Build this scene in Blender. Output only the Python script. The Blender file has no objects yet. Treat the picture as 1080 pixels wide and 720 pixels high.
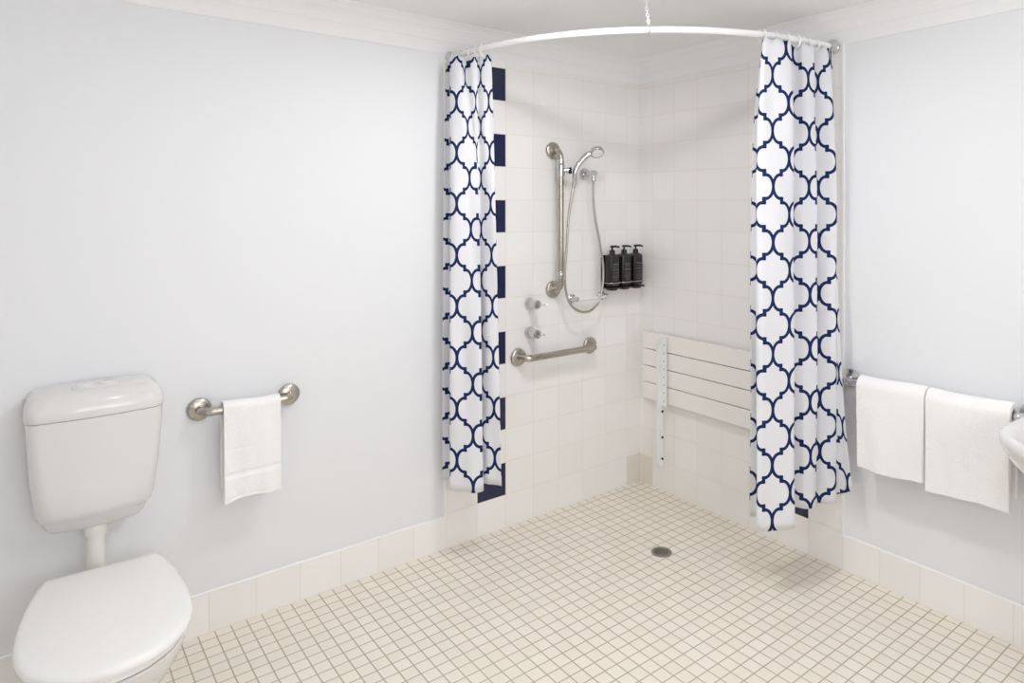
import bpy, bmesh, math, random
from mathutils import Vector, Matrix
random.seed(7)
C = bpy.context.scene.collection
PI = math.pi

# ------------------------------------------------------------------ helpers
def link(o, parent=None):
    C.objects.link(o)
    if parent: o.parent = parent
    return o

def obj(name, bm, m, parent=None, smooth=True, kind=None):
    me = bpy.data.meshes.new(name)
    bmesh.ops.recalc_face_normals(bm, faces=bm.faces[:])
    bm.to_mesh(me); bm.free()
    for mm in (m if isinstance(m, (list, tuple)) else [m]): me.materials.append(mm)
    if smooth:
        for p in me.polygons: p.use_smooth = True
        try: me.set_sharp_from_angle(angle=math.radians(38))
        except Exception: pass
    o = bpy.data.objects.new(name, me)
    if parent: o.parent = parent
    if kind: o['kind'] = kind
    C.objects.link(o)
    return o

def tag(o, label, cat, group=None):
    o['label'] = label; o['category'] = cat
    if group: o['group'] = group
    return o

def thing(name, label, cat, loc=(0, 0, 0), group=None):
    o = bpy.data.objects.new(name, None); C.objects.link(o)
    o.empty_display_size = .05
    o.location = loc
    return tag(o, label, cat, group)

def copy_thing(t, loc, label, group=None):
    r = t.copy(); C.objects.link(r); r.location = loc; r['label'] = label
    if group: r['group'] = group
    for ch in list(t.children):
        c = ch.copy(); C.objects.link(c); c.parent = r
        for g in list(ch.children):
            d = g.copy(); C.objects.link(d); d.parent = c
    return r

def new(): return bmesh.new()

def box(bm, lo, hi, bev=0, seg=2):
    b = bmesh.new()
    bmesh.ops.create_cube(b, size=1)
    for v in b.verts:
        v.co = Vector([lo[i] + (v.co[i] + .5) * (hi[i] - lo[i]) for i in range(3)])
    if bev:
        bmesh.ops.bevel(b, geom=b.edges[:], offset=bev, segments=seg, profile=.5, affect='EDGES')
    merge(bm, b)

def merge(bm, b):
    me = bpy.data.meshes.new('tmp'); b.to_mesh(me); b.free()
    bm.from_mesh(me); bpy.data.meshes.remove(me)

def loft(bm, rings, caps=True, closed=True):
    R = [[bm.verts.new(p) for p in r] for r in rings]
    n = len(R[0])
    for a, b in zip(R[:-1], R[1:]):
        for i in range(n if closed else n - 1):
            j = (i + 1) % n
            bm.faces.new((a[i], a[j], b[j], b[i]))
    if caps:
        bm.faces.new(R[0]); bm.faces.new(list(reversed(R[-1])))
    return R

def frames(pts):
    pts = [Vector(p) for p in pts]
    T = []
    for i in range(len(pts)):
        a = pts[max(0, i - 1)]; b = pts[min(len(pts) - 1, i + 1)]
        T.append((b - a).normalized())
    up = Vector((0, 0, 1)) if abs(T[0].z) < .9 else Vector((1, 0, 0))
    n = (up - T[0] * up.dot(T[0])).normalized()
    out = []
    for i, t in enumerate(T):
        n = (n - t * n.dot(t))
        n = n.normalized() if n.length > 1e-6 else t.orthogonal().normalized()
        out.append((pts[i], t, n, t.cross(n)))
    return out

def tube(bm, pts, r, seg=16, caps=True):
    rings = []
    F = frames(pts)
    for i, (p, t, n, b) in enumerate(F):
        rr = r[i] if isinstance(r, (list, tuple)) else r
        rings.append([p + (n * math.cos(2 * PI * k / seg) + b * math.sin(2 * PI * k / seg)) * rr for k in range(seg)])
    loft(bm, rings, caps)

def lathe(bm, org, axis, prof, seg=32):
    """prof: (distance along axis, radius)"""
    ax = Vector(axis).normalized(); n = ax.orthogonal().normalized(); b = ax.cross(n); o = Vector(org)
    rings = [[o + ax * h + (n * math.cos(2 * PI * k / seg) + b * math.sin(2 * PI * k / seg)) * max(rr, 1e-4) for k in range(seg)] for h, rr in prof]
    loft(bm, rings)

def catmull(P, per=8):
    P = [Vector(p) for p in P]
    Q = [P[0] * 2 - P[1]] + P + [P[-1] * 2 - P[-2]]
    out = []
    for i in range(1, len(Q) - 2):
        for k in range(per):
            t = k / per
            a, b, c, d = Q[i - 1], Q[i], Q[i + 1], Q[i + 2]
            out.append(.5 * ((2 * b) + (c - a) * t + (2 * a - 5 * b + 4 * c - d) * t * t + (3 * b - a - 3 * c + d) * t ** 3))
    out.append(P[-1])
    return out

def arcbend(P, rad, seg=8):
    """polyline with rounded corners"""
    P = [Vector(p) for p in P]; out = [P[0]]
    for i in range(1, len(P) - 1):
        a = (P[i - 1] - P[i]).normalized(); b = (P[i + 1] - P[i]).normalized()
        ang = a.angle(b); d = rad / math.tan(ang / 2)
        s, e = P[i] + a * d, P[i] + b * d
        bis = (a + b).normalized(); cen = P[i] + bis * (rad / math.sin(ang / 2))
        u = s - cen; w = e - cen; tot = u.angle(w)
        for k in range(seg + 1):
            t = k / seg
            out.append(cen + (u * math.sin((1 - t) * tot) + w * math.sin(t * tot)) / math.sin(tot))
    out.append(P[-1])
    return out

# ------------------------------------------------------------------ materials
class NT:
    def __init__(s, name):
        s.m = bpy.data.materials.new(name); s.m.use_nodes = True
        s.t = s.m.node_tree; s.b = s.t.nodes['Principled BSDF']
    def n(s, ty, **kw):
        x = s.t.nodes.new(ty)
        for k, v in kw.items(): setattr(x, k, v)
        return x
    def l(s, a, b): s.t.links.new(a, b)
    def put(s, sock, v):
        if hasattr(v, 'is_output') or isinstance(v, bpy.types.NodeSocket): s.l(v, sock)
        else: sock.default_value = v
    def math(s, op, a, b=0.0, c=None):
        x = s.n('ShaderNodeMath', operation=op)
        s.put(x.inputs[0], a); s.put(x.inputs[1], b)
        if c is not None: s.put(x.inputs[2], c)
        return x.outputs[0]
    def mix(s, f, a, b):
        x = s.n('ShaderNodeMix', data_type='RGBA')
        s.put(x.inputs[0], f)
        s.put(x.inputs[6], a if not isinstance(a, tuple) else (*a, 1)); s.put(x.inputs[7], b if not isinstance(b, tuple) else (*b, 1))
        return x.outputs[2]
    def xyz(s, which='Object'):
        tc = s.n('ShaderNodeTexCoord'); sp = s.n('ShaderNodeSeparateXYZ'); s.l(tc.outputs[which], sp.inputs[0])
        return sp.outputs, tc.outputs[which]
    def noise(s, vec, scale, det=3, rough=.5):
        x = s.n('ShaderNodeTexNoise'); s.l(vec, x.inputs['Vector'])
        x.inputs['Scale'].default_value = scale; x.inputs['Detail'].default_value = det; x.inputs['Roughness'].default_value = rough
        return x.outputs['Fac']
    def bump(s, h, strength=.3, dist=.002):
        x = s.n('ShaderNodeBump'); x.inputs['Strength'].default_value = strength; x.inputs['Distance'].default_value = dist
        s.l(h, x.inputs['Height']); s.l(x.outputs[0], s.b.inputs['Normal'])
    def set(s, color=None, rough=None, metal=None, spec=None, coat=None):
        if color is not None: s.put(s.b.inputs['Base Color'], (*color, 1) if isinstance(color, tuple) else color)
        if rough is not None: s.put(s.b.inputs['Roughness'], rough)
        if metal is not None: s.b.inputs['Metallic'].default_value = metal
        if spec is not None: s.b.inputs['Specular IOR Level'].default_value = spec
        if coat is not None: s.b.inputs['Coat Weight'].default_value = coat
        return s

def srgb(r, g, b):
    f = lambda c: (c / 255 / 12.92) if c / 255 <= .04045 else ((c / 255 + .055) / 1.055) ** 2.4
    return (f(r), f(g), f(b))

def simple(name, col, rough=.4, metal=0, bump=None, spec=.5, coat=0):
    k = NT(name).set(col, rough, metal, spec, coat)
    _, v = k.xyz()
    if bump:
        k.bump(k.noise(v, bump[0], 4), bump[1], bump[2])
    else:
        nz = k.noise(v, 9, 2)
        k.set(rough=k.math('MULTIPLY_ADD', nz, .08, max(rough - .04, .02)))
    return k.m

M = {}
M['paint'] = simple('white_wall_paint', srgb(230, 231, 233), .55, bump=(180, .03, .001))
M['ceiling'] = simple('ceiling_paint', srgb(240, 240, 240), .7, bump=(120, .03, .001))
M['ceramic'] = simple('glazed_white_ceramic', srgb(222, 220, 218), .12, coat=.3)
M['plastic'] = simple('white_plastic', srgb(240, 239, 237), .15)
M['pipe'] = simple('off_white_plastic', srgb(232, 230, 222), .3)
M['steel'] = simple('brushed_steel', srgb(186, 180, 170), .28, 1)
M['chrome'] = simple('polished_chrome', srgb(208, 208, 208), .09, 1)
M['black'] = simple('black_plastic', srgb(24, 24, 27), .25)
M['bottle'] = simple('dark_amber_plastic', srgb(34, 31, 31), .2)
M['amber'] = simple('amber_plastic', srgb(120, 66, 28), .2)
M['labelink'] = simple('pale_label_print', srgb(92, 92, 96), .5)
M['label'] = simple('black_label', srgb(33, 33, 37), .45)
M['powder'] = simple('white_powder_coat', srgb(234, 237, 235), .3)
M['slat'] = simple('ivory_slat_plastic', srgb(240, 237, 233), .3)
M['rubber'] = simple('dark_rubber', srgb(40, 42, 42), .6)
M['hole_shade'] = simple('drain_hollow_shade', srgb(52, 50, 47), .8)
M['drain'] = simple('worn_drain_steel', srgb(168, 162, 154), .45, 1)
M['bead'] = simple('white_edge_bead', srgb(244, 244, 243), .35)
M['rod'] = simple('white_enamelled_rail', srgb(244, 244, 243), .25)

def towel_mat(name, band=None):
    k = NT(name); (x, y, z), v = k.xyz()
    vo = k.n('ShaderNodeTexVoronoi'); k.l(v, vo.inputs['Vector']); vo.inputs['Scale'].default_value = 300
    nz = k.noise(v, 120, 4, .7)
    h = k.math('ADD', k.math('MULTIPLY', vo.outputs['Distance'], .6), nz)
    if band:
        inb = k.math('MULTIPLY', k.math('GREATER_THAN', z, band[0]), k.math('LESS_THAN', z, band[1]))
        h = k.math('MULTIPLY', h, k.math('SUBTRACT', 1.0, k.math('MULTIPLY', inb, .85)))
        h = k.math('SUBTRACT', h, k.math('MULTIPLY', inb, .9))
    k.set(srgb(246, 245, 243), .95, spec=.1)
    k.b.inputs['Sheen Weight'].default_value = .25
    k.bump(h, .55, .004)
    return k.m
M['hand_towel'] = towel_mat('white_terry_hand_towel', (-.228, -.208))
M['bath_towel'] = towel_mat('white_terry_bath_towel')

TS, TH, Z0 = .15, .148, .149      # wall tile width, height, first joint
def grid_line(k, co, phase, size, w):
    """returns (mask of joint, cell index)"""
    q = k.math('DIVIDE', k.math('SUBTRACT', co, phase), size)
    fl = k.math('FLOOR', q); fr = k.math('SUBTRACT', q, fl)
    d = k.math('MULTIPLY', k.math('MINIMUM', fr, k.math('SUBTRACT', 1.0, fr)), size)
    mr = k.n('ShaderNodeMapRange'); k.l(d, mr.inputs[0])
    mr.inputs[1].default_value = w * .35; mr.inputs[2].default_value = w * .75
    mr.inputs[3].default_value = 1; mr.inputs[4].default_value = 0
    return mr.outputs[0], fl

def wall_tile(name, axis, phase, dark_cell=None, stain=None):
    """cream glazed wall tiles; one column has every second tile navy; the lowest corner tile is greyer"""
    k = NT(name); o, v = k.xyz()
    mu, cu = grid_line(k, o[axis], phase, TS, .0032)
    mv, cv = grid_line(k, o[2], Z0, TH, .0032)
    jt = k.math('MAXIMUM', mu, mv)
    cb = k.n('ShaderNodeCombineXYZ'); k.l(cu, cb.inputs[0]); k.l(cv, cb.inputs[1])
    wn = k.n('ShaderNodeTexWhiteNoise', noise_dimensions='2D'); k.l(cb.outputs[0], wn.inputs['Vector'])
    tile = k.mix(wn.outputs['Value'], srgb(243, 241, 239), srgb(239, 237, 234))
    if stain is not None:
        f = k.math('MULTIPLY', k.math('COMPARE', cu, float(stain), .1), k.math('LESS_THAN', cv, -.5))
        tile = k.mix(f, tile, srgb(227, 222, 213))
    if dark_cell is not None:
        par = k.math('ABSOLUTE', k.math('MODULO', cv, 2.0))
        f = k.math('MULTIPLY', k.math('COMPARE', cu, float(dark_cell), .1), k.math('LESS_THAN', par, .5))
        f = k.math('MULTIPLY', f, k.math('GREATER_THAN', cv, -.5))
        tile = k.mix(f, tile, srgb(32, 36, 70))
    col = k.mix(jt, tile, srgb(230, 224, 215))
    k.set(col, k.math('MULTIPLY_ADD', jt, .5, .16))
    wob = k.noise(v, 6, 2)
    k.bump(k.math('ADD', k.math('SUBTRACT', 1.0, jt), k.math('MULTIPLY', wob, .5)), .25, .0015)
    return k.m

def floor_mat():
    k = NT('cream_mosaic_floor'); o, v = k.xyz()
    mu, cu = grid_line(k, o[0], -.036, .05, .0038)
    mv, cv = grid_line(k, o[1], -.047, .05, .0038)
    jt = k.math('MAXIMUM', mu, mv)
    cb = k.n('ShaderNodeCombineXYZ'); k.l(cu, cb.inputs[0]); k.l(cv, cb.inputs[1])
    wn = k.n('ShaderNodeTexWhiteNoise', noise_dimensions='2D'); k.l(cb.outputs[0], wn.inputs['Vector'])
    tile = k.mix(wn.outputs['Value'], srgb(237, 230, 218), srgb(232, 225, 212))
    big = k.noise(v, 2.2, 3)
    grout = k.mix(big, srgb(202, 188, 166), srgb(164, 146, 120))
    # darker patch by the right hand curtain
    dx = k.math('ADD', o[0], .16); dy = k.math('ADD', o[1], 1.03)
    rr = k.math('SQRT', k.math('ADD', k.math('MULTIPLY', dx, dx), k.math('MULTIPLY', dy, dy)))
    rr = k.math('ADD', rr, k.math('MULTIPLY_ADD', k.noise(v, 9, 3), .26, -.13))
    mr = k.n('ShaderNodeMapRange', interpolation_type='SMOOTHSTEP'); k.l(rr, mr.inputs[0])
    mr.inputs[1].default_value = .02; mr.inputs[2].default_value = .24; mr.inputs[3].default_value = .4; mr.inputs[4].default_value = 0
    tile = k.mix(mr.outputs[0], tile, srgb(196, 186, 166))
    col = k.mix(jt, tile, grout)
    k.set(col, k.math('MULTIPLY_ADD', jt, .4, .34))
    k.bump(k.math('SUBTRACT', 1.0, jt), .35, .0015)
    return k.m
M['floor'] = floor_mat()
M['tile_left'] = wall_tile('shower_tiles_left', 0, -.103, dark_cell=-6, stain=0)
M['tile_right'] = wall_tile('shower_tiles_right', 1, -.105, dark_cell=-6, stain=0)
M['skirt_left'] = wall_tile('skirting_tiles_left', 0, -.103)
M['skirt_right'] = wall_tile('skirting_tiles_right', 1, -.105)

def curtain_mat():
    """white cloth printed with a navy ogee lattice, in metres of cloth (UV)"""
    k = NT('white_cloth_with_navy_lattice')
    tc = k.n('ShaderNodeTexCoord'); sp = k.n('ShaderNodeSeparateXYZ'); k.l(tc.outputs['UV'], sp.inputs[0])
    u, v = sp.outputs[0], sp.outputs[1]
    W, H, a, b, lw = .138, .1035, .0305, .0445, .0118
    def fold(c, period):
        q = k.math('DIVIDE', c, period)
        return k.math('MULTIPLY', k.math('ABSOLUTE', k.math('SUBTRACT', q, k.math('ROUND', q))), period)
    x = fold(u, W)           # 0..W/2
    y = fold(v, 2 * H)       # 0..H
    # 180 degree symmetry of the fundamental domain: work in its lower half
    up = k.math('GREATER_THAN', y, H / 2)
    inv = k.math('SUBTRACT', 1.0, up)
    X = k.math('ADD', k.math('MULTIPLY', x, inv), k.math('MULTIPLY', k.math('SUBTRACT', W / 2, x), up))
    Y = k.math('ADD', k.math('MULTIPLY', y, inv), k.math('MULTIPLY', k.math('SUBTRACT', H, y), up))
    ex = k.math('DIVIDE', k.math('SUBTRACT', X, a), a); ey = k.math('DIVIDE', Y, b)
    f = k.math('SQRT', k.math('ADD', k.math('MULTIPLY', ex, ex), k.math('MULTIPLY', ey, ey)))
    gx = k.math('DIVIDE', ex, a); gy = k.math('DIVIDE', ey, b)
    g = k.math('SQRT', k.math('ADD', k.math('MULTIPLY', gx, gx), k.math('MULTIPLY', gy, gy)))
    d = k.math('DIVIDE', k.math('MULTIPLY', k.math('ABSOLUTE', k.math('SUBTRACT', f, 1.0)), f), k.math('MAXIMUM', g, 1e-4))
    arc = k.math('MULTIPLY', k.math('LESS_THAN', d, lw / 2), k.math('LESS_THAN', X, a))
    # stepped notch: horizontal tread then riser at W/4
    tread = k.math('MULTIPLY', k.math('LESS_THAN', k.math('ABSOLUTE', k.math('SUBTRACT', Y, b - .001)), lw / 2),
                   k.math('LESS_THAN', k.math('ABSOLUTE', k.math('SUBTRACT', X, (a + W / 4) / 2)), (W / 4 - a) / 2 + lw / 2))
    riser = k.math('MULTIPLY', k.math('LESS_THAN', k.math('ABSOLUTE', k.math('SUBTRACT', X, W / 4)), lw * .62),
                   k.math('GREATER_THAN', Y, b - lw / 2))
    ink = k.math('MAXIMUM', arc, k.math('MAXIMUM', tread, riser))
    k.set(k.mix(ink, srgb(243, 243, 246), srgb(34, 50, 98)), .8, spec=.15)
    k.bump(k.noise(tc.outputs['UV'], 500, 2), .08, .0008)
    # thin cloth lets some light through
    tr = k.n('ShaderNodeBsdfTranslucent'); tr.inputs[0].default_value = (.8, .8, .83, 1)
    tcol = k.mix(ink, srgb(243, 243, 246), srgb(34, 50, 98)); k.l(tcol, tr.inputs[0])
    ms = k.n('ShaderNodeMixShader'); ms.inputs[0].default_value = .22
    k.l(k.b.outputs[0], ms.inputs[1]); k.l(tr.outputs[0], ms.inputs[2])
    k.l(ms.outputs[0], k.t.nodes['Material Output'].inputs[0])
    return k.m
M['curtain'] = curtain_mat()

# ------------------------------------------------------------------ the room
CZ = 2.21; XB, YB = -3.5, -3.6
def wallbox(name, lo, hi, m):
    bm = new(); box(bm, lo, hi); return obj(name, bm, m, smooth=False, kind='structure')
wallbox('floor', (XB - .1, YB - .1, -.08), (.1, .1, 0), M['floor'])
wallbox('ceiling', (XB - .1, YB - .1, CZ), (.1, .1, CZ + .08), M['ceiling'])
wallbox('wall_left', (XB - .1, 0, 0), (.1, .1, CZ), M['paint'])
wallbox('wall_right', (0, YB - .1, 0), (.1, 0, CZ), M['paint'])
wallbox('wall_back', (XB - .1, YB - .1, 0), (0, YB, CZ), M['paint'])
wallbox('wall_far', (XB - .1, YB, 0), (XB, 0, CZ), M['paint'])
TT = .008                                           # tile thickness
ZT = 2.1
wallbox('wall_tiling_left', (-1.155, -TT, 0), (0, 0, ZT), M['tile_left'])
wallbox('wall_tiling_right', (-TT, -1.152, 0), (0, -TT, ZT), M['tile_right'])
# the slim white strips closing the tiled area
wallbox('trim_1', (-1.163, -TT - .002, 0.13), (-1.155, 0, ZT), M['bead'])
wallbox('trim_2', (-TT - .002, -1.160, 0.13), (0, -1.152, ZT), M['bead'])
SK = .137
wallbox('baseboard_left', (XB, -TT, 0), (-1.155, 0, SK), M['skirt_left'])
wallbox('baseboard_right', (-TT, YB, 0), (0, -1.152, SK), M['skirt_right'])
bm = new(); tube(bm, [(XB, -.005, SK + .002), (-1.163, -.005, SK + .002)], .0045, 10); obj('trim_3', bm, M['bead'], kind='structure')
bm = new(); tube(bm, [(-.005, YB, SK + .002), (-.005, -1.160, SK + .002)], .0045, 10); obj('trim_4', bm, M['bead'], kind='structure')
# stepped plaster cornice
prof = [(0, 2.096), (.005, 2.096), (.007, 2.101), (.011, 2.112), (.018, 2.128), (.026, 2.142), (.029, 2.144), (.034, 2.153), (.046, 2.170), (.060, 2.184), (.064, 2.186), (.068, 2.192), (.082, 2.201), (.100, 2.2070), (.101, 2.2098), (0, 2.2098)]
bm = new(); loft(bm, [[(XB, -d, z) for d, z in prof], [(-.0, -d, z) for d, z in prof]]); obj('trim_5', bm, M['ceiling'], smooth=False, kind='structure')
bm = new(); loft(bm, [[(-d, YB, z) for d, z in prof], [(-d, -.0, z) for d, z in prof]]); obj('trim_6', bm, M['ceiling'], smooth=False, kind='structure')

# ------------------------------------------------------------------ rails
def flange(bm, p, n, r=.038, thick=.012):
    lathe(bm, p, n, [(0, r), (thick * .5, r), (thick * .85, r * .93), (thick, r * .8), (thick * 1.35, r * .55), (thick * 1.4, r * .3)], 36)

def wall_rail(t, p0, p1, n, off, r, bend, fr, mat):
    """a tube that leaves the wall, bends and runs parallel to it; two cover flanges"""
    n = Vector(n); p0 = Vector(p0); p1 = Vector(p1)
    path = arcbend([p0 + n * .004, p0 + n * off, p1 + n * off, p1 + n * .004], bend, 10)
    bm = new(); tube(bm, path, r, 20); obj('bar', bm, mat, t)
    for p in (p0, p1):
        bm = new(); flange(bm, p, n, fr); obj('flange', bm, mat, t)

G = 'stainless steel rails on the walls'
LZ = .764
t = thing('grab_rail', 'short steel rail beside the cistern with the hand towel over it', 'grab rail', (-1.94, 0, LZ), 'steel rails')
wall_rail(t, (-.142, 0, 0), (.148, 0, 0), (0, -1, 0), .062, .0145, .035, .038, M['steel'])
t = thing('grab_rail', 'horizontal steel grab rail on the tiles below the shower taps', 'grab rail', (-.575, -TT, .762), 'steel rails')
wall_rail(t, (-.213, 0, 0), (.218, 0, 0), (0, -1, 0), .06, .0150, .04, .041, M['steel'])
t = thing('grab_rail', 'tall vertical steel grab rail on the tiles carrying the hand shower', 'grab rail', (-.588, -TT, 1.385), 'steel rails')
wall_rail(t, (0, 0, -.328), (0, 0, .332), (0, -1, 0), .064, .0145, .045, .041, M['steel'])
bm = new()
zc = .235
lathe(bm, (0, -.064, zc - .028), (0, 0, 1), [(0, .0165), (.002, .0185), (.052, .0185), (.054, .0165)], 24)
lathe(bm, (0, -.064, zc), (.8, -.6, 0), [(0, .012), (.026, .012), (.028, .0145), (.036, .0145), (.038, .012)], 20)
sl = obj('slider', bm, M['chrome'], t)
bm = new(); lathe(bm, (.030, -.0865, zc), (.8, -.6, 0), [(0, .0135), (.003, .0155), (.011, .0155), (.014, .013)], 20); obj('knob', bm, M['black'], sl)
bm = new(); lathe(bm, (0, -.064, -.268), (0, 0, 1), [(0, .0165), (.002, .0175), (.026, .0175), (.028, .0165)], 24); obj('collar', bm, M['chrome'], t)
bm = new(); lathe(bm, (0, -.064, .262), (0, 0, 1), [(0, .0165), (.002, .0175), (.022, .0175), (.024, .0165)], 24); obj('collar', bm, M['chrome'], t)

t = thing('towel_rail', 'chrome towel rail on the right wall under the two bath towels', 'towel rail', (0, -1.49, .772), 'steel rails')
wall_rail(t, (0, .300, 0), (0, -.318, 0), (-1, 0, 0), .070, .0135, .03, .036, M['chrome'])

# ------------------------------------------------------------------ towels
def towel(name, mat, label, at, axis, wide, zf, zb, rad, thick, flare=0, seed=0, group=None, lean=0.0, wob=.003, bands=(), taper=-.02):
    """cloth folded over a bar: origin on the bar's axis; axis = direction along the bar; outward normal is -y for x-bars, -x for y-bars"""
    rnd = random.Random(seed); ph = [rnd.uniform(0, 6.3) for _ in range(6)]
    prof = []
    nf, na, nb = 70, 12, 18
    for i in range(nf): prof.append((rad + (1 - i / nf) * flare, zf + (0 - zf) * i / nf))
    for i in range(na + 1):
        a = PI * i / na; prof.append((rad * math.cos(a), rad * math.sin(a)))
    for i in range(1, nb + 1): prof.append((-rad, zb * i / nb))
    nu = 22
    bm = new(); rows = []
    for j in range(nu + 1):
        s = (j / nu - .5)
        row = []
        for q, (o, z) in enumerate(prof):
            front = o > 0 and z < 0
            dz = max(0, -z)
            off = o + wob * math.sin(s * 9 + ph[0] + z * 6) * min(1, dz * 8) * (1 if front else .3)
            off += (.002 * math.sin(s * 17 + ph[1])) * min(1, dz * 5) if front else 0
            if front:
                for b0, b1, dep in bands:
                    if b0 < z < b1: off -= dep
            ss = s * wide * (1 - (taper * dz if front else 0)) + lean * dz * (1 if front else .4)
            zz = z
            if front and z < zf * .6: zz += (.008 * s + .004 * math.sin(s * 6 + ph[2])) * ((z / zf - .6) / .4)
            if z > -.03: zz += .003 * math.sin(s * 5 + ph[3])
            row.append(bm.verts.new((ss, -off, zz) if axis == 'x' else (-off, -ss, zz)))
        rows.append(row)
    for a, b in zip(rows[:-1], rows[1:]):
        for i in range(len(a) - 1): bm.faces.new((a[i], a[i + 1], b[i + 1], b[i]))
    o = obj(name, bm, mat); o.location = at
    sd = o.modifiers.new('thick', 'SOLIDIFY'); sd.thickness = thick; sd.offset = 0
    bv = o.modifiers.new('round', 'BEVEL'); bv.width = thick * .35; bv.segments = 3; bv.limit_method = 'ANGLE'; bv.angle_limit = math.radians(60)
    tag(o, label, 'towel', group)
    return o
towel('hand_towel', M['hand_towel'], 'small white hand towel hanging over the steel rail beside the cistern', (-1.933, -.062, LZ), 'x', .182, -.302, -.27, .0225, .008, flare=.008, seed=3, lean=.0, bands=((-.228, -.208, .0022), (-.136, -.128, .0010), (-.294, -.288, .0012)))
towel('bath_towel', M['bath_towel'], 'folded white bath towel nearer the shower curtain on the chrome towel rail', (-.070, -1.388, .772), 'y', .248, -.300, -.25, .0290, .020, flare=.004, seed=5, taper=.08, group='bath towels on the rail')
towel('bath_towel', M['bath_towel'], 'folded white bath towel nearer the washbasin on the chrome towel rail', (-.070, -1.647, .772), 'y', .262, -.305, -.28, .0300, .022, flare=.004, seed=9, taper=.06, group='bath towels on the rail')

# ------------------------------------------------------------------ toilet
tl = thing('toilet', 'white toilet with its lid closed and a wall cistern above', 'toilet', (-2.372, 0, 0))
def dshape(hw, d, back=-.010, rc=.05, n=9, bulge=.010, cx=0.0):
    """D outline in plan: flat back, rounded front corners, slightly bowed front"""
    rc = min(rc, hw * .9, (d + back) * .8)
    pts = [(-hw, back)]
    for i in range(n + 1):
        a = PI + (PI / 2) * i / n
        pts.append((-hw + rc + rc * math.cos(a), -d + rc + rc * math.sin(a)))
    m = 10
    for i in range(1, m):
        f = i / m; x = -hw + rc + (2 * hw - 2 * rc) * f
        pts.append((x, -d - bulge * (1 - (2 * f - 1) ** 2)))
    for i in range(n + 1):
        a = -PI / 2 + (PI / 2) * i / n
        pts.append((hw - rc + rc * math.cos(a), -d + rc + rc * math.sin(a)))
    pts.append((hw, back))
    return [(x + cx, y) for x, y in pts]
def ring(hw, d, z, **k): return [(x, y, z) for x, y in dshape(hw, d, **k)]
bm = new()
loft(bm, [ring(.106, .104, .499, rc=.03), ring(.116, .113, .5005, rc=.04), ring(.121, .120, .507, rc=.045), ring(.129, .132, .528, rc=.05), ring(.1335, .138, .538, rc=.05), ring(.140, .148, .549, rc=.05), ring(.1445, .155, .566, rc=.05), ring(.150, .159, .61, rc=.045), ring(.157, .163, .67, rc=.04),
          ring(.162, .166, .75, rc=.035), ring(.165, .168, .80, rc=.035), ring(.166, .168, .836, rc=.035)])
obj('cistern', bm, M['ceramic'], tl)
bm = new()
loft(bm, [ring(.163, .164, .8365, rc=.04), ring(.168, .171, .838, rc=.04), ring(.1695, .173, .843, rc=.04), ring(.169, .172, .862, rc=.045), ring(.165, .167, .878, rc=.05), ring(.156, .156, .893, rc=.055), ring(.142, .140, .903, rc=.055),
          ring(.120, .118, .908, rc=.05), ring(.08, .085, .910, rc=.035)])
obj('cistern_lid', bm, M['ceramic'], tl)
bm = new()
def oval(hx, hy, z, cx=0, cy=0, n=40, p=2.6):
    return [(cx + hx * math.copysign(abs(math.cos(2 * PI * i / n)) ** (2 / p), math.cos(2 * PI * i / n)), cy + hy * math.copysign(abs(math.sin(2 * PI * i / n)) ** (2 / p), math.sin(2 * PI * i / n)), z) for i in range(n)]
loft(bm, [oval(.060, .024, .9085, 0, -.088), oval(.060, .024, .913, 0, -.088), oval(.057, .021, .9155, 0, -.088)])
fp = obj('flush_plate', bm, M['ceramic'], tl)
for sx, hx in ((-.026, .022), (.027, .022)):
    bm = new(); loft(bm, [oval(hx, .016, .9152, sx, -.088, p=2.2), oval(hx, .016, .918, sx, -.088, p=2.2), oval(hx * .85, .012, .9195, sx, -.088, p=2.2)]); obj('flush_button', bm, M['ceramic'], fp)
bm = new()
tube(bm, arcbend([(0, -.088, .504), (0, -.088, .31), (0, -.22, .27)], .05, 8), .0225, 24)
pipe = obj('flush_pipe', bm, M['pipe'], tl)
bm = new(); lathe(bm, (0, -.088, .464), (0, 0, 1), [(0, .0225), (.001, .029), (.026, .031), (.036, .031), (.0365, .023)], 28); obj('pipe_nut', bm, M['pipe'], pipe)
# lid / seat / pan: outline in local (across, away from wall), turned 2.5 degrees
HW = [(0, .136), (.006, .142), (.05, .152), (.10, .163), (.16, .1735), (.22, .180), (.28, .184), (.34, .1845), (.39, .180), (.43, .171), (.465, .157), (.495, .138), (.52, .114), (.54, .087), (.553, .057), (.559, .03)]
YB0 = -.186; ROT = math.radians(2.6)
def egg(sc_w=1, inset=0, z=0, y0=YB0, len_sc=.985, cx=.010):
    pts = []
    sec = [(t_ * len_sc, max(w * sc_w - inset, .004)) for t_, w in HW]
    left = [(-w, -t_) for t_, w in sec]; right = [(w, -t_) for t_, w in reversed(sec)]
    for x, y in left + [(0, -.561 * len_sc)] + right:
        y = y - inset * 0.0 if y < -.3 else y
        if inset:
            cyy = -.29 * len_sc; y = cyy + (y - cyy) * (1 - inset / .28)
        xr = x * math.cos(ROT) + y * math.sin(ROT); yr = -x * math.sin(ROT) + y * math.cos(ROT)
        pts.append((xr + cx, yr + y0, z))
    return pts
bm = new()
loft(bm, [egg(inset=.012, z=.3835), egg(inset=.003, z=.384), egg(inset=0, z=.389), egg(inset=0, z=.398), egg(inset=.004, z=.4045), egg(inset=.014, z=.4085), egg(inset=.035, z=.4105), egg(inset=.08, z=.412), egg(inset=.13, z=.4125)])
obj('toilet_lid', bm, M['plastic'], tl)
bm = new()
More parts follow.
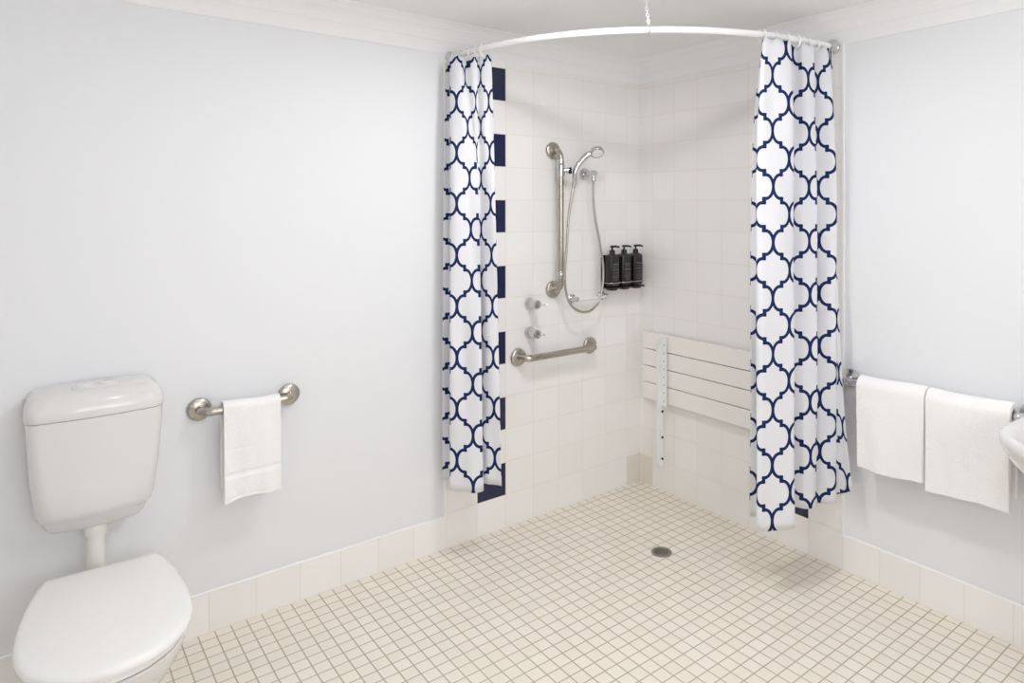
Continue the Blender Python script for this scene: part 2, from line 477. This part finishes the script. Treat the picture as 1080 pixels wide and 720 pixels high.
loft(bm, [egg(inset=.022, z=.362), egg(inset=.015, z=.364), egg(inset=.014, z=.374), egg(inset=.018, z=.3805), egg(inset=.028, z=.382)])
obj('toilet_seat', bm, M['plastic'], tl)
for sx in (-.075, .095):
    bm = new(); lathe(bm, (sx - .018, -.178, .374), (1, 0, 0), [(0, .010), (.002, .0115), (.034, .0115), (.036, .010)], 18); obj('hinge', bm, M['plastic'], tl)
bm = new()
def pan(wsc, lsc, z, y0): return egg(sc_w=wsc, z=z, y0=y0, len_sc=lsc, inset=.0)
loft(bm, [pan(.62, .84, .002, -.12), pan(.63, .85, .02, -.12), pan(.60, .83, .06, -.125), pan(.60, .83, .14, -.13), pan(.66, .86, .20, -.14), pan(.78, .91, .26, -.155), pan(.89, .955, .31, -.17), pan(.93, .972, .345, -.178), pan(.94, .975, .357, -.179), pan(.92, .965, .3605, -.181), pan(.80, .90, .3605, -.2)])
obj('toilet_bowl', bm, M['ceramic'], tl)

# ------------------------------------------------------------------ washbasin
wb = thing('washbasin', 'white wall-hung washbasin at the right edge, beside the bath towels', 'washbasin', (0, -2.093, .785))
def basin_ring(a, b, z, cx=-.27, n=56, back=.0005):
    pts = []
    for i in range(n):
        an = 2 * PI * i / n
        x = cx + a * math.cos(an); y = b * math.sin(an)
        if math.cos(an) > 0: x = min(cx + (back - cx) * abs(math.cos(an)) ** .35, back); y = b * math.copysign(abs(math.sin(an)) ** .55, math.sin(an))
        pts.append((x, y, z))
    return pts
bm = new()
loft(bm, [basin_ring(.06, .09, -.165, -.2), basin_ring(.10, .13, -.160, -.215), basin_ring(.155, .18, -.138, -.235), basin_ring(.198, .222, -.10, -.255), basin_ring(.226, .254, -.062, -.265), basin_ring(.242, .271, -.032, -.27), basin_ring(.249, .279, -.012, -.27),
          basin_ring(.25, .28, -.002, -.27), basin_ring(.247, .277, .007, -.27), basin_ring(.239, .269, .0125, -.27), basin_ring(.226, .256, .0135, -.27),
          ] + [[(cx_ + a_ * math.cos(2 * PI * i / 56), b_ * math.sin(2 * PI * i / 56), z_) for i in range(56)] for a_, b_, z_, cx_ in ((.185, .235, .006, -.285), (.172, .222, -.01, -.285), (.15, .19, -.06, -.285), (.10, .13, -.105, -.28), (.04, .05, -.122, -.27))])
obj('basin', bm, M['ceramic'], wb)
bm = new(); lathe(bm, (-.27, 0, -.1225), (0, 0, 1), [(0, .02), (.002, .023), (.004, .021), (.005, .01)], 24); obj('plug_hole', bm, M['chrome'], wb)
bm = new()
lathe(bm, (-.07, 0, .009), (0, 0, 1), [(0, .026), (.006, .026), (.01, .02), (.07, .019), (.075, .015)], 24)
tube(bm, arcbend([(-.07, 0, .05), (-.15, 0, .085), (-.18, 0, .06)], .02, 6), .011, 16)
lathe(bm, (-.07, 0, .08), (0, 0, 1), [(0, .016), (.01, .02), (.03, .02), (.035, .015)], 24)
obj('tap', bm, M['chrome'], wb)
bm = new(); tube(bm, arcbend([(-.22, 0, -.15), (-.22, 0, -.30), (-.01, 0, -.30)], .05, 8), .02, 20); obj('waste_pipe', bm, M['chrome'], wb)

# ------------------------------------------------------------------ curtain rail, chain, curtains
RA, RBb, RP, RZ = 1.134, 1.115, 2.15, 2.082
def rod_pt(t_):
    return Vector((-RA * math.cos(t_) ** (2 / RP) if math.cos(t_) > 1e-6 else 0, -RBb * math.sin(t_) ** (2 / RP) if math.sin(t_) > 1e-6 else 0, RZ + .010 * t_ / (PI / 2)))
raw = [rod_pt(PI / 2 * i / 400) for i in range(401)]
raw[0].y = -TT; raw[-1].x = -TT
cum = [0]
for a, b in zip(raw[:-1], raw[1:]): cum.append(cum[-1] + (b - a).length)
def rod_at(s):
    s = max(0, min(cum[-1], s))
    for i in range(400):
        if cum[i + 1] >= s:
            f = (s - cum[i]) / max(cum[i + 1] - cum[i], 1e-9); return raw[i].lerp(raw[i + 1], f)
    return raw[-1].copy()
rail = thing('curtain_rail', 'white curved curtain rail across the shower corner just below the ceiling', 'curtain rail', (0, 0, 0))
bm = new(); tube(bm, [rod_at(cum[-1] * i / 90) for i in range(91)], .0125, 18); obj('rod', bm, M['rod'], rail)
bm = new(); lathe(bm, raw[0], (0, -1, 0), [(0, .026), (.006, .026), (.012, .021), (.026, .017), (.03, .0135)], 28); obj('flange', bm, M['chrome'], rail)
bm = new(); lathe(bm, raw[-1], (-1, 0, 0), [(0, .029), (.008, .029), (.013, .024), (.026, .0185), (.034, .018), (.036, .0135)], 28); obj('flange', bm, M['chrome'], rail)

pc = rod_at(0)
best = min(raw, key=lambda p: (p - Vector((-.786, -.842, RZ))).length)
ch = thing('support_chain', 'short white chain hanging from the ceiling to hold up the curved curtain rail', 'chain', (best.x, best.y, best.z))
top = Vector((-.010, .010, CZ - best.z - .004)); bot = Vector((0, 0, .016))
nl = 9
for i in range(nl):
    p = bot.lerp(top, (i + .3) / nl); d = (top - bot).normalized(); L_ = (top - bot).length / nl
    side = Vector((.775, -.63, 0)) if i % 2 else Vector((.63, .775, 0))
    hl, hw = L_ * .66, .0050
    loop = []
    for k in range(20):
        an = 2 * PI * k / 20
        loop.append(p + d * (hl * math.sin(an)) + side * (hw * math.cos(an)))
    bm = new()
    F = []
    n_ = len(loop)
    rings = []
    for k in range(n_):
        tt = (loop[(k + 1) % n_] - loop[k - 1]).normalized(); nn = side.cross(d).normalized(); bb = tt.cross(nn)
        rings.append([loop[k] + (nn * math.cos(2 * PI * q / 8) + bb * math.sin(2 * PI * q / 8)) * .0013 for q in range(8)])
    rings.append(rings[0]); loft(bm, rings, caps=False); bmesh.ops.remove_doubles(bm, verts=bm.verts[:], dist=1e-6)
    obj('link', bm, M['rod'], ch)
bm = new()
hk = [Vector((.0, 0, .016))] + [Vector((-.0 + .0155 * math.sin(a) * .63, .0155 * math.sin(a) * .775, .0155 * math.cos(a))) for a in [2 * PI * k / 24 for k in range(1, 23)]]
tube(bm, hk, .0018, 8); obj('hook', bm, M['chrome'], ch)
bm = new(); tube(bm, [(0, 0, -.013), (.001, 0, -.020), (.0, 0.001, -.0245)], [.0022, .003, .001], 8); obj('hook_tip', bm, M['steel'], ch)
bm = new(); lathe(bm, (top.x, top.y, CZ - best.z), (0, 0, -1), [(0, .014), (.003, .014), (.006, .006), (.010, .003)], 20); obj('ceiling_plate', bm, M['rod'], ch)

CUR_RB = [(-0.373, -0.9795), (-0.3542, -1.0051), (-0.3361, -1.0457), (-0.394, -1.0463), (-0.426, -1.046), (-0.4236, -1.0673), (-0.3866, -1.0909), (-0.3425, -1.114), (-0.3046, -1.1255), (-0.2765, -1.1033), (-0.2626, -1.0694), (-0.2378, -1.0573), (-0.2267, -1.0793), (-0.2116, -1.1109), (-0.1816, -1.1289), (-0.1552, -1.1311), (-0.1352, -1.1087), (-0.1363, -1.0846), (-0.1239, -1.0895), (-0.1046, -1.1272), (-0.085, -1.156), (-0.0674, -1.1639), (-0.057, -1.144), (-0.0642, -1.1278), (-0.0613, -1.1508), (-0.072, -1.196), (-0.094, -1.240)]
CUR_RT = [(-0.3772, -1.047), (-0.3591, -1.0553), (-0.3523, -1.0673), (-0.3832, -1.0679), (-0.4166, -1.0665), (-0.4185, -1.0843), (-0.3909, -1.0939), (-0.3621, -1.1109), (-0.3244, -1.1223), (-0.2953, -1.1073), (-0.2745, -1.0856), (-0.2541, -1.0764), (-0.2311, -1.0822), (-0.2307, -1.1148), (-0.2155, -1.1336), (-0.1833, -1.134), (-0.159, -1.1151), (-0.1496, -1.097), (-0.1393, -1.0989), (-0.1299, -1.1259), (-0.1172, -1.1427), (-0.0919, -1.144), (-0.0729, -1.1207), (-0.0771, -1.1109), (-0.0621, -1.1102), (-0.0642, -1.1278), (-0.0618, -1.1427)]
CUR_LB = [(-1.1955, -0.0518), (-1.1738, -0.0565), (-1.1444, -0.0675), (-1.1446, -0.0996), (-1.1771, -0.1183), (-1.2028, -0.1296), (-1.1958, -0.152), (-1.1662, -0.1762), (-1.1447, -0.2066), (-1.1211, -0.2258), (-1.1024, -0.2243), (-1.09, -0.1893), (-1.089, -0.1578), (-1.0799, -0.1652), (-1.0719, -0.2039), (-1.056, -0.2363), (-1.0406, -0.2617)]
CUR_LT = [(-1.1663, -0.0303), (-1.1531, -0.0347), (-1.1401, -0.0517), (-1.1494, -0.0764), (-1.1684, -0.0867), (-1.1833, -0.0939), (-1.182, -0.1272), (-1.1636, -0.1487), (-1.1435, -0.1328), (-1.1385, -0.1433), (-1.1333, -0.1798), (-1.1209, -0.1963), (-1.1098, -0.1925), (-1.1064, -0.2016), (-1.1024, -0.2243), (-1.0932, -0.2382), (-1.0813, -0.2479)]
HEM_R = [0.254, 0.254, 0.254, 0.254, 0.25, 0.244, 0.244, 0.245, 0.25, 0.262, 0.27, 0.28, 0.287, 0.287, 0.287, 0.284, 0.282, 0.282, 0.282, 0.282, 0.284, 0.288, 0.295, 0.3, 0.31, 0.335, 0.366]
HEM_L = [0.312, 0.312, 0.312, 0.312, 0.306, 0.303, 0.302, 0.302, 0.302, 0.302, 0.303, 0.31, 0.315, 0.316, 0.317, 0.317, 0.317]

def curtain(label, bot_, top_, hem, ztop, u0i, z0, late, rings_s, wide=7.0, slow=None):
    per = 7
    B = catmull([(x, y, h) for (x, y), h in zip(bot_, hem)], per)
    T_ = catmull([(x, y, 0) for x, y in top_], per)
    n = len(B)
    us = [0]
    for a, b in zip(B[:-1], B[1:]): us.append(us[-1] + math.hypot(b.x - a.x, b.y - a.y))
    u0 = us[int(u0i * per)]
    nz = 56
    bm = new(); uvl = bm.loops.layers.uv.new('cloth')
    rows = []
    for j in range(nz + 1):
        k = j / nz
        row = []
        for i in range(n):
            e = 1 - math.exp(-wide * k); e /= 1 - math.exp(-wide)
            if slow is not None and i / per > slow: e = k ** .85
            fi = i / per
            if fi > late: # the loose edge only flares out low down
                w = min(1, (fi - late) / 1.2); e = e * (1 - w) + w * (k ** 2.2)
            p = T_[i].lerp(Vector((B[i].x, B[i].y, 0)), e)
            sag = .012 * abs(math.sin(fi * 1.9)) * max(0, 1 - k * 14)
            z = (ztop - sag) * (1 - k) + B[i].z * k
            amp = .004 * math.sin(k * 7 + fi * 1.3) + .003 * math.sin(k * 15 - fi * 2.1)
            amp *= min(1, k * 6)
            row.append((bm.verts.new((p.x + amp * .5, p.y + amp * .8, z)), us[i] - u0, z - z0))
        rows.append(row)
    for a, b in zip(rows[:-1], rows[1:]):
        for i in range(n - 1):
            q = (a[i], a[i + 1], b[i + 1], b[i])
            f = bm.faces.new([x[0] for x in q])
            for lp, x in zip(f.loops, q): lp[uvl].uv = (x[1], x[2])
    t = thing('shower_curtain', label, 'shower curtain', (0, 0, 0), 'patterned shower curtains')
    c = obj('cloth', bm, M['curtain'], t)
    sd = c.modifiers.new('thick', 'SOLIDIFY'); sd.thickness = .0012; sd.offset = 0
    for s in rings_s:
        p = rod_at(s); d = (rod_at(s + .01) - rod_at(s - .01)).normalized(); nrm = Vector((0, 0, 1)).cross(d)
        loop = [p + Vector((0, 0, -.007)) + nrm * (.0185 * math.cos(a)) + Vector((0, 0, .0245 * math.sin(a))) for a in [2 * PI * q / 24 for q in range(24)]]
        rg = []
        for q in range(24):
            tt = (loop[(q + 1) % 24] - loop[q - 1]).normalized(); bb = tt.cross(d)
            rg.append([loop[q] + (d * .005 * math.cos(2 * PI * w / 8) + bb * .0018 * math.sin(2 * PI * w / 8)) for w in range(8)])
        rg.append(rg[0]); bm = new(); loft(bm, rg, caps=False); bmesh.ops.remove_doubles(bm, verts=bm.verts[:], dist=1e-6)
        obj('curtain_ring', bm, M['rod'], t)
    return t
E_ = cum[-1]
curtain('white shower curtain with navy lattice print bunched at the left end of the rail', CUR_LB, CUR_LT, HEM_L, 2.066, 8.25, .3215, 99, [.045, .085, .125, .165, .205, .238], 3.2, 9.6)
curtain('white shower curtain with navy lattice print drawn to the right end beside the towels', CUR_RB, CUR_RT, HEM_R, 2.076, 6.1, .280, 22.8, [E_ - .40, E_ - .345, E_ - .29, E_ - .235, E_ - .18, E_ - .125])

# ------------------------------------------------------------------ shower fittings
ou = thing('hose_outlet', 'round chrome wall outlet that the shower hose hangs from', 'shower fitting', (-.392, -TT, 1.612))
bm = new(); lathe(bm, (0, 0, 0), (0, -1, 0), [(0, .030), (.005, .030), (.011, .027), (.014, .018), (.015, .012)], 32); obj('flange', bm, M['chrome'], ou)
bm = new()
lathe(bm, (0, -.01, 0), (0, -1, 0), [(0, .012), (.045, .012), (.047, .014), (.075, .014), (.078, .011)], 20)
lathe(bm, (0, -.072, -.004), (0, 0, -1), [(0, .010), (.018, .010), (.020, .0115), (.034, .0115), (.036, .009)], 18)
obj('elbow', bm, M['chrome'], ou)

hs = thing('hand_shower', 'chrome hand shower with a long looping metal hose on the slider', 'hand shower', (-.588, -TT, 1.385))
# coordinates below are relative to the rail's centre
def rel(x, y, z): return Vector((x + .588, y + TT, z - 1.385))
hpath = catmull([rel(-.541, -.116, 1.560), rel(-.536, -.1145, 1.615), rel(-.519, -.126, 1.655), rel(-.492, -.145, 1.690), rel(-.462, -.165, 1.708)], 8)
m_ = len(hpath)
bm = new(); tube(bm, hpath, [.0105 + .004 * min(1, i / m_ * 1.6) - (.002 if i > m_ * .85 else 0) for i in range(m_)], 18); obj('handle', bm, M['chrome'], hs)
bm = new()
hc = rel(-.452, -.172, 1.714); hd = Vector((-.25, -.55, -.80)).normalized()
lathe(bm, hc, hd, [(-.012, .010), (-.010, .020), (-.002, .031), (.008, .0345), (.016, .0345), (.019, .032), (.0195, .030)], 36)
hd_o = obj('spray_head', bm, M['chrome'], hs)
bm = new(); lathe(bm, hc + hd * .0192, hd, [(0, .026), (.002, .026), (.0032, .022), (.0034, .01)], 30); obj('spray_plate', bm, M['plastic'], hd_o)
hose = [rel(-.542, -.116, 1.562), rel(-.562, -.118, 1.49), rel(-.578, -.118, 1.40), rel(-.587, -.115, 1.27), rel(-.596, -.112, 1.14), rel(-.586, -.110, 1.05), rel(-.550, -.106, .985), rel(-.490, -.10, .953), rel(-.425, -.094, .950), rel(-.366, -.09, .990), rel(-.338, -.086, 1.07), rel(-.334, -.084, 1.16), rel(-.352, -.082, 1.27), rel(-.378, -.081, 1.38), rel(-.392, -.080, 1.48), rel(-.393, -.080, 1.572)]
bm = new()
hp = catmull(hose, 26)
tube(bm, hp, [.0056 + .0006 * (i % 2) for i in range(len(hp))], 12); obj('hose', bm, M['steel'], hs)
bm = new(); tube(bm, [rel(-.5408, -.116, 1.566), rel(-.548, -.1165, 1.542)], [.0115, .009], 16); obj('hose_nut', bm, M['chrome'], hs)

def shower_tap(label, z):
    t = thing('shower_tap', label, 'tap', (-.724, -TT, z), 'shower taps')
    bm = new(); lathe(bm, (0, .0005, 0), (0, -1, 0), [(0, .027), (.004, .027), (.012, .025), (.020, .020), (.034, .0165), (.038, .016)], 32); obj('cover', bm, M['chrome'], t)
    bm = new()
    lathe(bm, (0, -.037, 0), (0, -1, 0), [(0, .016), (.003, .0195), (.028, .0205), (.032, .019), (.034, .012)], 28)
    k = obj('handle', bm, M['chrome'], t)
    bm = new(); tube(bm, [(0, -.069, 0), (.012, -.088, .0), (.030, -.100, .001)], [.0042, .0034, .0026], 10); obj('lever', bm, M['chrome'], k)
    return t
shower_tap('upper of the two chrome shower taps on the left tiled wall', 1.003)
shower_tap('lower of the two chrome shower taps, just above the horizontal grab rail', .868)

sd = thing('soap_rail', 'small white bar on two chrome posts inside the loop of the shower hose', 'rail', (-.378, -TT, 1.003))
for x in (-.095, .098):
    bm = new()
    lathe(bm, (x, 0, 0), (0, -1, 0), [(0, .022), (.006, .022), (.010, .015), (.016, .0125), (.046, .0125), (.048, .010)], 28)
    obj('post', bm, M['chrome'], sd)
bm = new(); tube(bm, [(-.100, -.035, -.002), (.103, -.035, -.002)], .0075, 14); obj('bar', bm, M['plastic'], sd)

# pump dispensers in wall holders
BW = .066
def dispenser(x, lab_b, lab_h, first):
    t = thing('pump_bottle', lab_b, 'bottle', (x, -.055, 1.052), 'pump bottles in the shower')
    bm = new()
    def rr(hx, hy, z, n=32, p=4.5):
        return oval(hx, hy, z, 0, 0, n, p)
    loft(bm, [rr(.028, .022, 0), rr(.031, .025, .003), rr(.032, .026, .008), rr(.032, .026, .142), rr(.031, .025, .150), rr(.026, .021, .157), rr(.015, .015, .162, p=2), rr(.013, .013, .168, p=2)])
    obj('body', bm, M['bottle'], t)
    bm = new()
    lathe(bm, (0, 0, .166), (0, 0, 1), [(0, .0145), (.012, .0145), (.016, .011), (.0165, .005), (.028, .005), (.0285, .011), (.036, .011), (.038, .008)], 20)
    tube(bm, [(0, 0, .199), (.010, -.013, .2), (.021, -.026, .198), (.024, -.029, .193)], [.006, .0055, .0045, .0035], 10)
    obj('pump', bm, M['black'], t)
    bm = new()
    for z, w, h in ((.108, .018, .006), (.096, .013, .003), (.082, .020, .0035), (.066, .016, .003), (.052, .020, .0025), (.044, .017, .0025), (.032, .012, .003)):
        box(bm, (-w, -.02665, z), (w, -.0258, z + h))
    obj('label_print', bm, M['labelink'], t, smooth=False)
    h = thing('bottle_holder', lab_h, 'bottle holder', (x, -TT, 1.052), 'bottle holders in the shower')
    bm = new()
    box(bm, (-.036, -.006, -.012), (.036, .0005, .155), .003)
    box(bm, (-.036, -.078, -.012), (.036, -.002, -.003), .002)
    obj('bracket', bm, M['black'], h)
    bm = new()
    tube(bm, arcbend([(-.0365, -.004, .018), (-.0365, -.0775, .018), (.0365, -.0775, .018), (.0365, -.004, .018)], .008, 5), .0022, 8)
    obj('retaining_bar', bm, M['steel'], h)
    bm = new(); box(bm, (-.02, -.066, -.021), (.02, -.02, -.011), .003); obj('lock', bm, M['amber'] if first else M['black'], h)
dispenser(-.247, 'black pump bottle nearest the shower hose, leftmost of the three', 'black wall bracket under the leftmost pump bottle', False)
dispenser(-.165, 'middle one of the three black pump bottles on the tiled wall', 'black wall bracket under the middle pump bottle', True)
dispenser(-.083, 'black pump bottle nearest the corner, rightmost of the three', 'black wall bracket under the rightmost pump bottle', False)

# fold-up shower seat
fs = thing('shower_bench', 'white slatted shower seat folded up flat against the right tiled wall', 'shower seat', (-TT, -.55, .46))
for i in range(4):
    bm = new(); box(bm, (-.036, -.48, .003 + i * .0862), (-.016, .482, .003 + i * .0862 + .0822), .002); obj('slat', bm, M['slat'], fs, smooth=False)
for y in (-.40, -.02, .38):
    bm = new(); box(bm, (-.0165, y - .015, .005), (.0005, y + .015, .340), .002); obj('frame_bar', bm, M['powder'], fs, smooth=False)
for y in (.335, -.34):
    bm = new()
    # channel: side web and perforated face, wide above and slim below
    box(bm, (-.054, y - .004, -.305), (-.037, y + .028, .325), .003)
    box(bm, (-.062, y + .004, -.300), (-.0535, y + .0245, .31), .002)
    box(bm, (-.054, y - .036, -.005), (-.048, y - .003, .335), .002)
    lg = obj('leg', bm, M['powder'], fs, smooth=False)
    for k in range(8):
        bm = new(); lathe(bm, (-.0478, y - .020, .30 - k * .04), (-1, 0, 0), [(0, .0042), (.0068, .0042), (.007, .002)], 12); obj('rivet', bm, M['steel'], lg)
    for z in (-.035, -.165, -.272):
        bm = new(); lathe(bm, (-.050, y - .0045, z), (-.2, -1, 0), [(0, .006), (.004, .006), (.005, .004)], 12); obj('buffer', bm, M['rubber'], lg)
    bm = new(); box(bm, (-.056, y - .006, -.318), (-.036, y + .030, -.302), .004); obj('foot', bm, M['plastic'], lg)

# floor drain
fd = thing('floor_drain', 'round metal floor drain in the mosaic floor', 'drain', (-.466, -.602, 0))
bm = new()
def circ(r, z, n=40): return [(r * math.cos(2 * PI * i / n), r * math.sin(2 * PI * i / n), z) for i in range(n)]
loft(bm, [circ(.043, .0005), circ(.043, .003), circ(.041, .0042), circ(.031, .0042), circ(.030, .0022)], caps=False)
obj('rim', bm, M['drain'], fd)
bm = new(); loft(bm, [circ(.0305, .0006), circ(.0305, .0018)]); obj('hollow_shade', bm, M['hole_shade'], fd)  # flat dark disc, its colour stands in for shade below the grate
for k in range(5):
    q = -.020 + k * .010; hl = math.sqrt(max(.0302 ** 2 - q * q, 1e-6))
    bm = new(); box(bm, (q - .0026, -hl, .0012), (q + .0026, hl, .0040)); bmesh.ops.rotate(bm, verts=bm.verts[:], cent=(0, 0, 0), matrix=Matrix.Rotation(math.radians(-10), 3, 'Z'))
    obj('grate_bar', bm, M['drain'], fd, smooth=False)

# ------------------------------------------------------------------ light: unseen ceiling lights and window, added to light the room
def glow(name, col, s):
    k = NT(name); k.set(srgb(240, 240, 238), .4)
    k.b.inputs['Emission Color'].default_value = (*col, 1); k.b.inputs['Emission Strength'].default_value = s
    return k.m
ADDED_LAMPS = [((-2.05, -1.0), 33, (.99, .985, .99), False, 'added unseen small round flush ceiling light over the toilet'), ((-1.15, -1.0), 168, (.985, .985, 1), False, 'added unseen small round flush ceiling light in front of the shower'),
         ((-1.15, -2.25), 64, (.955, .965, 1), True, 'added unseen opal dome ceiling light near the washbasin')]
for (x, y), w, c, dome, lab in ADDED_LAMPS:
    t = thing('added_ceiling_light', lab, 'ceiling light', (x, y, CZ), 'added ceiling lights')
    if dome:
        bm = new(); lathe(bm, (0, 0, .001), (0, 0, -1), [(0, .128), (.012, .130), (.020, .126), (.021, .10)], 40); obj('base_ring', bm, M['rod'], t)
        bm = new(); lathe(bm, (0, 0, -.021), (0, 0, -1), [(0, .112), (.012, .117), (.03, .113), (.05, .098), (.064, .07), (.071, .035), (.073, .002)], 28); obj('opal_dome', bm, glow('added_lamp_opal_glass', c, w), t)
    else:
        bm = new(); loft(bm, [circ(.104, .0005), circ(.106, -.006), circ(.101, -.010), circ(.090, -.006), circ(.090, .0005)], caps=False); obj('trim_ring', bm, M['rod'], t)
        bm = new(); loft(bm, [circ(.0895, -.001), circ(.0895, -.004)]); obj('diffuser', bm, glow('added_lamp_diffuser', c, w), t)
WX0, WX1, WZ0, WZ1 = -2.75, -1.15, 1.0, 1.95
wn = bpy.data.objects.new('fill_window_1', None); C.objects.link(wn); wn['kind'] = 'structure'; wn.location = (0, YB, 0)  # unseen window added behind the camera for soft fill light
bm = new()
for lo, hi in (((WX0 - .06, -.001, WZ0 - .06), (WX1 + .06, .03, WZ0)), ((WX0 - .06, -.001, WZ1), (WX1 + .06, .03, WZ1 + .06)), ((WX0 - .06, -.001, WZ0), (WX0, .03, WZ1)), ((WX1, -.001, WZ0), (WX1 + .06, .03, WZ1)), (((WX0 + WX1) / 2 - .025, -.001, WZ0), ((WX0 + WX1) / 2 + .025, .03, WZ1))):
    box(bm, lo, hi, .004)
obj('fill_window_frame', bm, M['rod'], wn, smooth=False)
bm = new(); box(bm, (WX0, .001, WZ0), (WX1, .010, WZ1)); obj('fill_pane', bm, glow('fill_glow_frosted_glass', (.93, .95, 1), 5.5), wn, smooth=False)  # the pane itself glows, added in place of daylight

w = bpy.data.worlds.new('World'); bpy.context.scene.world = w; w.use_nodes = True
w.node_tree.nodes['Background'].inputs[0].default_value = (.9, .95, 1, 1); w.node_tree.nodes['Background'].inputs[1].default_value = .3

# ------------------------------------------------------------------ camera
cd = bpy.data.cameras.new('Camera'); cam = bpy.data.objects.new('Camera', cd); C.objects.link(cam)
cam.location = (-2.5384, -2.5691, 1.4372); cam.rotation_euler = (PI / 2, 0, -math.radians(39.16))
cd.sensor_width = 36; cd.sensor_fit = 'HORIZONTAL'; cd.lens = 36 * 712.3 / 1080
cd.shift_x = -(606 - 540) / 1080; cd.shift_y = -(360 - 220.9) / 1080
cd.clip_start = .02
sc = bpy.context.scene; sc.camera = cam
vs = sc.view_settings
sc.display_settings.display_device = 'sRGB'
vs.view_transform = 'Standard'; vs.look = 'None'; vs.gamma = 1; vs.use_curve_mapping = False
vs.exposure = -0.43
try:
    sc.cycles.max_bounces = 14; sc.cycles.diffuse_bounces = 8; sc.cycles.glossy_bounces = 5; sc.cycles.caustics_reflective = False; sc.cycles.use_denoising = True
except Exception: pass
